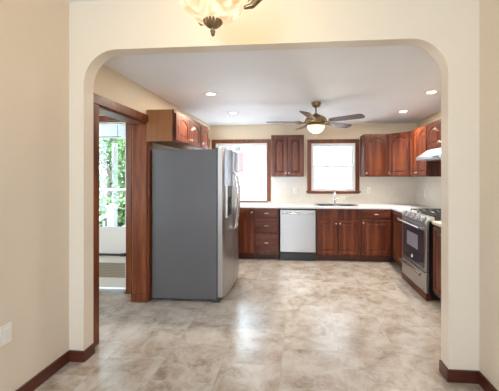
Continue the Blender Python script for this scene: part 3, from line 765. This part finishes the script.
# ------------------------------------------------------------------ outlets and switch plate
def outlet(label, loc, rz, switch=False, w=.075):
    r = thing('light_switch' if switch else 'wall_outlet', label, 'switch' if switch else 'outlet', loc, rz, None if switch else 'kitchen wall outlets')
    bm = bmesh.new(); box(bm, -w/2, w/2, -.007, -.001, -.06, .06, .003); obj('cover_plate', bm, 'plate', r)
    if switch:
        for u in ((-.024, .024) if w > .1 else (0,)): bx('rocker', 'white', r, u-.017, u+.017, -.011, -.006, -.034, .034, bev=.002)
    else:
        for zz in (-.022, .022):
            bm = bmesh.new(); box(bm, -.016, .016, -.010, -.006, zz-.014, zz+.014, .003); s_ = obj('socket', bm, 'white', r)
            bm = bmesh.new(); box(bm, -.008, -.005, -.0106, -.0095, zz-.004, zz+.007); box(bm, .005, .008, -.0106, -.0095, zz-.004, zz+.007); obj('slots', bm, 'black', s_)
    return r
outlet('white wall outlet between the windows below the hanging cabinet', (-.071, YB-.006, 1.18), 0)
outlet('white wall outlet right of the sink window', (1.311, YB-.006, 1.18), 0)
outlet('white wall outlet on the right wall beyond the range', (XR-.006, 5.30, 1.14), -pi/2)
outlet('white double switch plate low on the left dining room wall', (DL, 1.65, .475), pi/2, True, .118)

# ------------------------------------------------------------------ outside
bm = bmesh.new(); box(bm, -40, 40, 5.9, 60, -.6, -.5); box(bm, -40, -3.45, -6, 5.9, -.6, -.5)
structure('ground', bm, 'grass', 'pale concrete yard outside the windows and porch', 'ground')
# porch beyond the storm door
bm = bmesh.new(); box(bm, -4.2, -2.1, 3.66, 5.15, -.14, -.01)
structure('trim_3', bm, 'door_grey', 'grey porch deck outside the storm door', 'porch')
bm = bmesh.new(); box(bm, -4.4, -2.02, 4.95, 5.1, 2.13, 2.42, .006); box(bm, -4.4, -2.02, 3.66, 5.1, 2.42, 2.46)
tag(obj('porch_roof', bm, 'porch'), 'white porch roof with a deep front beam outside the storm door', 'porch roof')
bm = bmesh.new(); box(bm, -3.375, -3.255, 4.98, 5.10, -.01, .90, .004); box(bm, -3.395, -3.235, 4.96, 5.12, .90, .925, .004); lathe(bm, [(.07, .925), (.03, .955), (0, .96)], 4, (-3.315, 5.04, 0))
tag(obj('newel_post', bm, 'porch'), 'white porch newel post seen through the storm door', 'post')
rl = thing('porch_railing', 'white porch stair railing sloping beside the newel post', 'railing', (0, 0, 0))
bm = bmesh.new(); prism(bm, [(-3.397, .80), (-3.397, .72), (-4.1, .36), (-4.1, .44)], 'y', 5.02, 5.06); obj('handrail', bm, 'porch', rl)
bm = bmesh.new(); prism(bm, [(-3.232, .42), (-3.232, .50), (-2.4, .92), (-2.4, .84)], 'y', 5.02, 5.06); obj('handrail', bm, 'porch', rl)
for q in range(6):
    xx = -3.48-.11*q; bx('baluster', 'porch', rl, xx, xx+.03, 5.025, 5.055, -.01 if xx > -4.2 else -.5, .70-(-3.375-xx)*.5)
# clothesline bracket under the porch roof
bm = bmesh.new(); tube(bm, [(-3.50, 4.7, 2.10), (-2.95, 4.7, 2.10)], .008, 6); tube(bm, [(-3.42, 4.7, 2.08), (-3.25, 4.7, 1.93), (-3.08, 4.7, 2.05)], .008, 6)
tube(bm, [(-3.46, 4.7, 2.10), (-3.46, 4.7, 2.42)], .005, 6); tube(bm, [(-3.0, 4.7, 2.10), (-3.0, 4.7, 2.42)], .005, 6)
tag(obj('hanging_bracket', bm, 'rubber'), 'dark wire bracket hanging under the porch roof beam', 'bracket')
# trees
def tree(label, x, y, zc, rad, hgt, nleaf):
    r = thing('tree', label, 'tree', (x, y, -.5), 0, 'trees beyond the porch')
    bm = bmesh.new(); tube(bm, [(0, 0, 0), (.05, 0, zc*.5), (0, .05, zc), (.05, 0, zc+.6*hgt)], [.14, .11, .08, .03], 10)
    for q in range(7):
        a = q*.9; zz = zc*.45+q*.28
        tube(bm, [(0, 0, zz), (cos(a)*rad*.4, sin(a)*rad*.4, zz+.35), (cos(a)*rad*.8, sin(a)*rad*.8, zz+.55)], [.045, .03, .012], 6)
    obj('trunk', bm, 'bark', r, smooth=True)
    bm = bmesh.new()
    clumps = []
    for q in range(46):
        while True:
            p = Vector((random.uniform(-1, 1), random.uniform(-1, 1), random.uniform(-1, 1)))
            if p.length < 1: break
        clumps.append(Vector((p.x*rad, p.y*rad, zc+p.z*hgt)))
    for q in range(nleaf):
        c_ = random.choice(clumps); d = Vector([random.gauss(0, 1) for _ in range(3)]).normalized()*rad*.34*random.random()**.5
        p = c_+d; s_ = random.uniform(.04, .075)
        u = Vector([random.gauss(0, 1) for _ in range(3)]).normalized(); w = u.cross(Vector((random.gauss(0, 1), random.gauss(0, 1), .3))).normalized()
        k_ = u.cross(w)*.25*s_
        vs = [bm.verts.new(p+u*s_), bm.verts.new(p+w*s_*.5+k_), bm.verts.new(p-u*s_), bm.verts.new(p-w*s_*.5+k_)]
        bm.faces.new(vs)
    me = bpy.data.meshes.new('foliage'); bm.to_mesh(me); bm.free(); me.materials.append(M['leaf'])
    o_ = bpy.data.objects.new('foliage', me); C.objects.link(o_); o_.parent = r
tree('leafy green tree filling the storm door glass above the post', -5.3, 8.0, 2.6, 1.5, 1.9, 15000)
tree('farther leafy tree partly behind the first one', -8.6, 12.0, 3.2, 2.0, 2.2, 9000)
tree('low leafy shrub tree behind the porch railing', -3.9, 5.95, 1.0, .55, .5, 4000)
# neighbour houses
hs = thing('house', 'white clapboard neighbour house filling most of both kitchen windows', 'house', (0, 0, 0))
bx('wall', 'siding', hs, -1.62, 9.0, 9.0, 15.0, -.5, 5.2)
bm = bmesh.new(); prism(bm, [(8.6, 5.2), (12, 7.2), (15.4, 5.2)], 'x', -1.9, 9.3); obj('roof', bm, 'roof', hs)
bx('corner_board', 'white', hs, -1.66, -1.50, 8.96, 9.0, -.5, 5.2)
hb = thing('house', 'pink-red brick house glimpsed at the left of the corner window', 'house', (0, 0, 0))
bx('wall', 'redbrick', hb, -9.0, -2.1, 16.0, 22.0, 1.7, 5.6); bx('lower_wall', 'siding', hb, -9.0, -2.1, 16.02, 22.0, -.5, 1.7, label='white sided ground floor')
bm = bmesh.new(); prism(bm, [(15.6, 5.6), (19, 7.6), (22.4, 5.6)], 'x', -9.3, -1.8); obj('roof', bm, 'roof', hb)
for q in range(7):
    x_ = -7.3+q*.75
    for za, zb_ in ((2.75, 3.45), (.35, 1.05)):
        wf = bx('window', 'white', hb, x_, x_+.46, 15.95, 16.02, za, zb_); bx('pane', 'darkwin', wf, x_+.06, x_+.40, 15.93, 15.96, za+.06, zb_-.06)
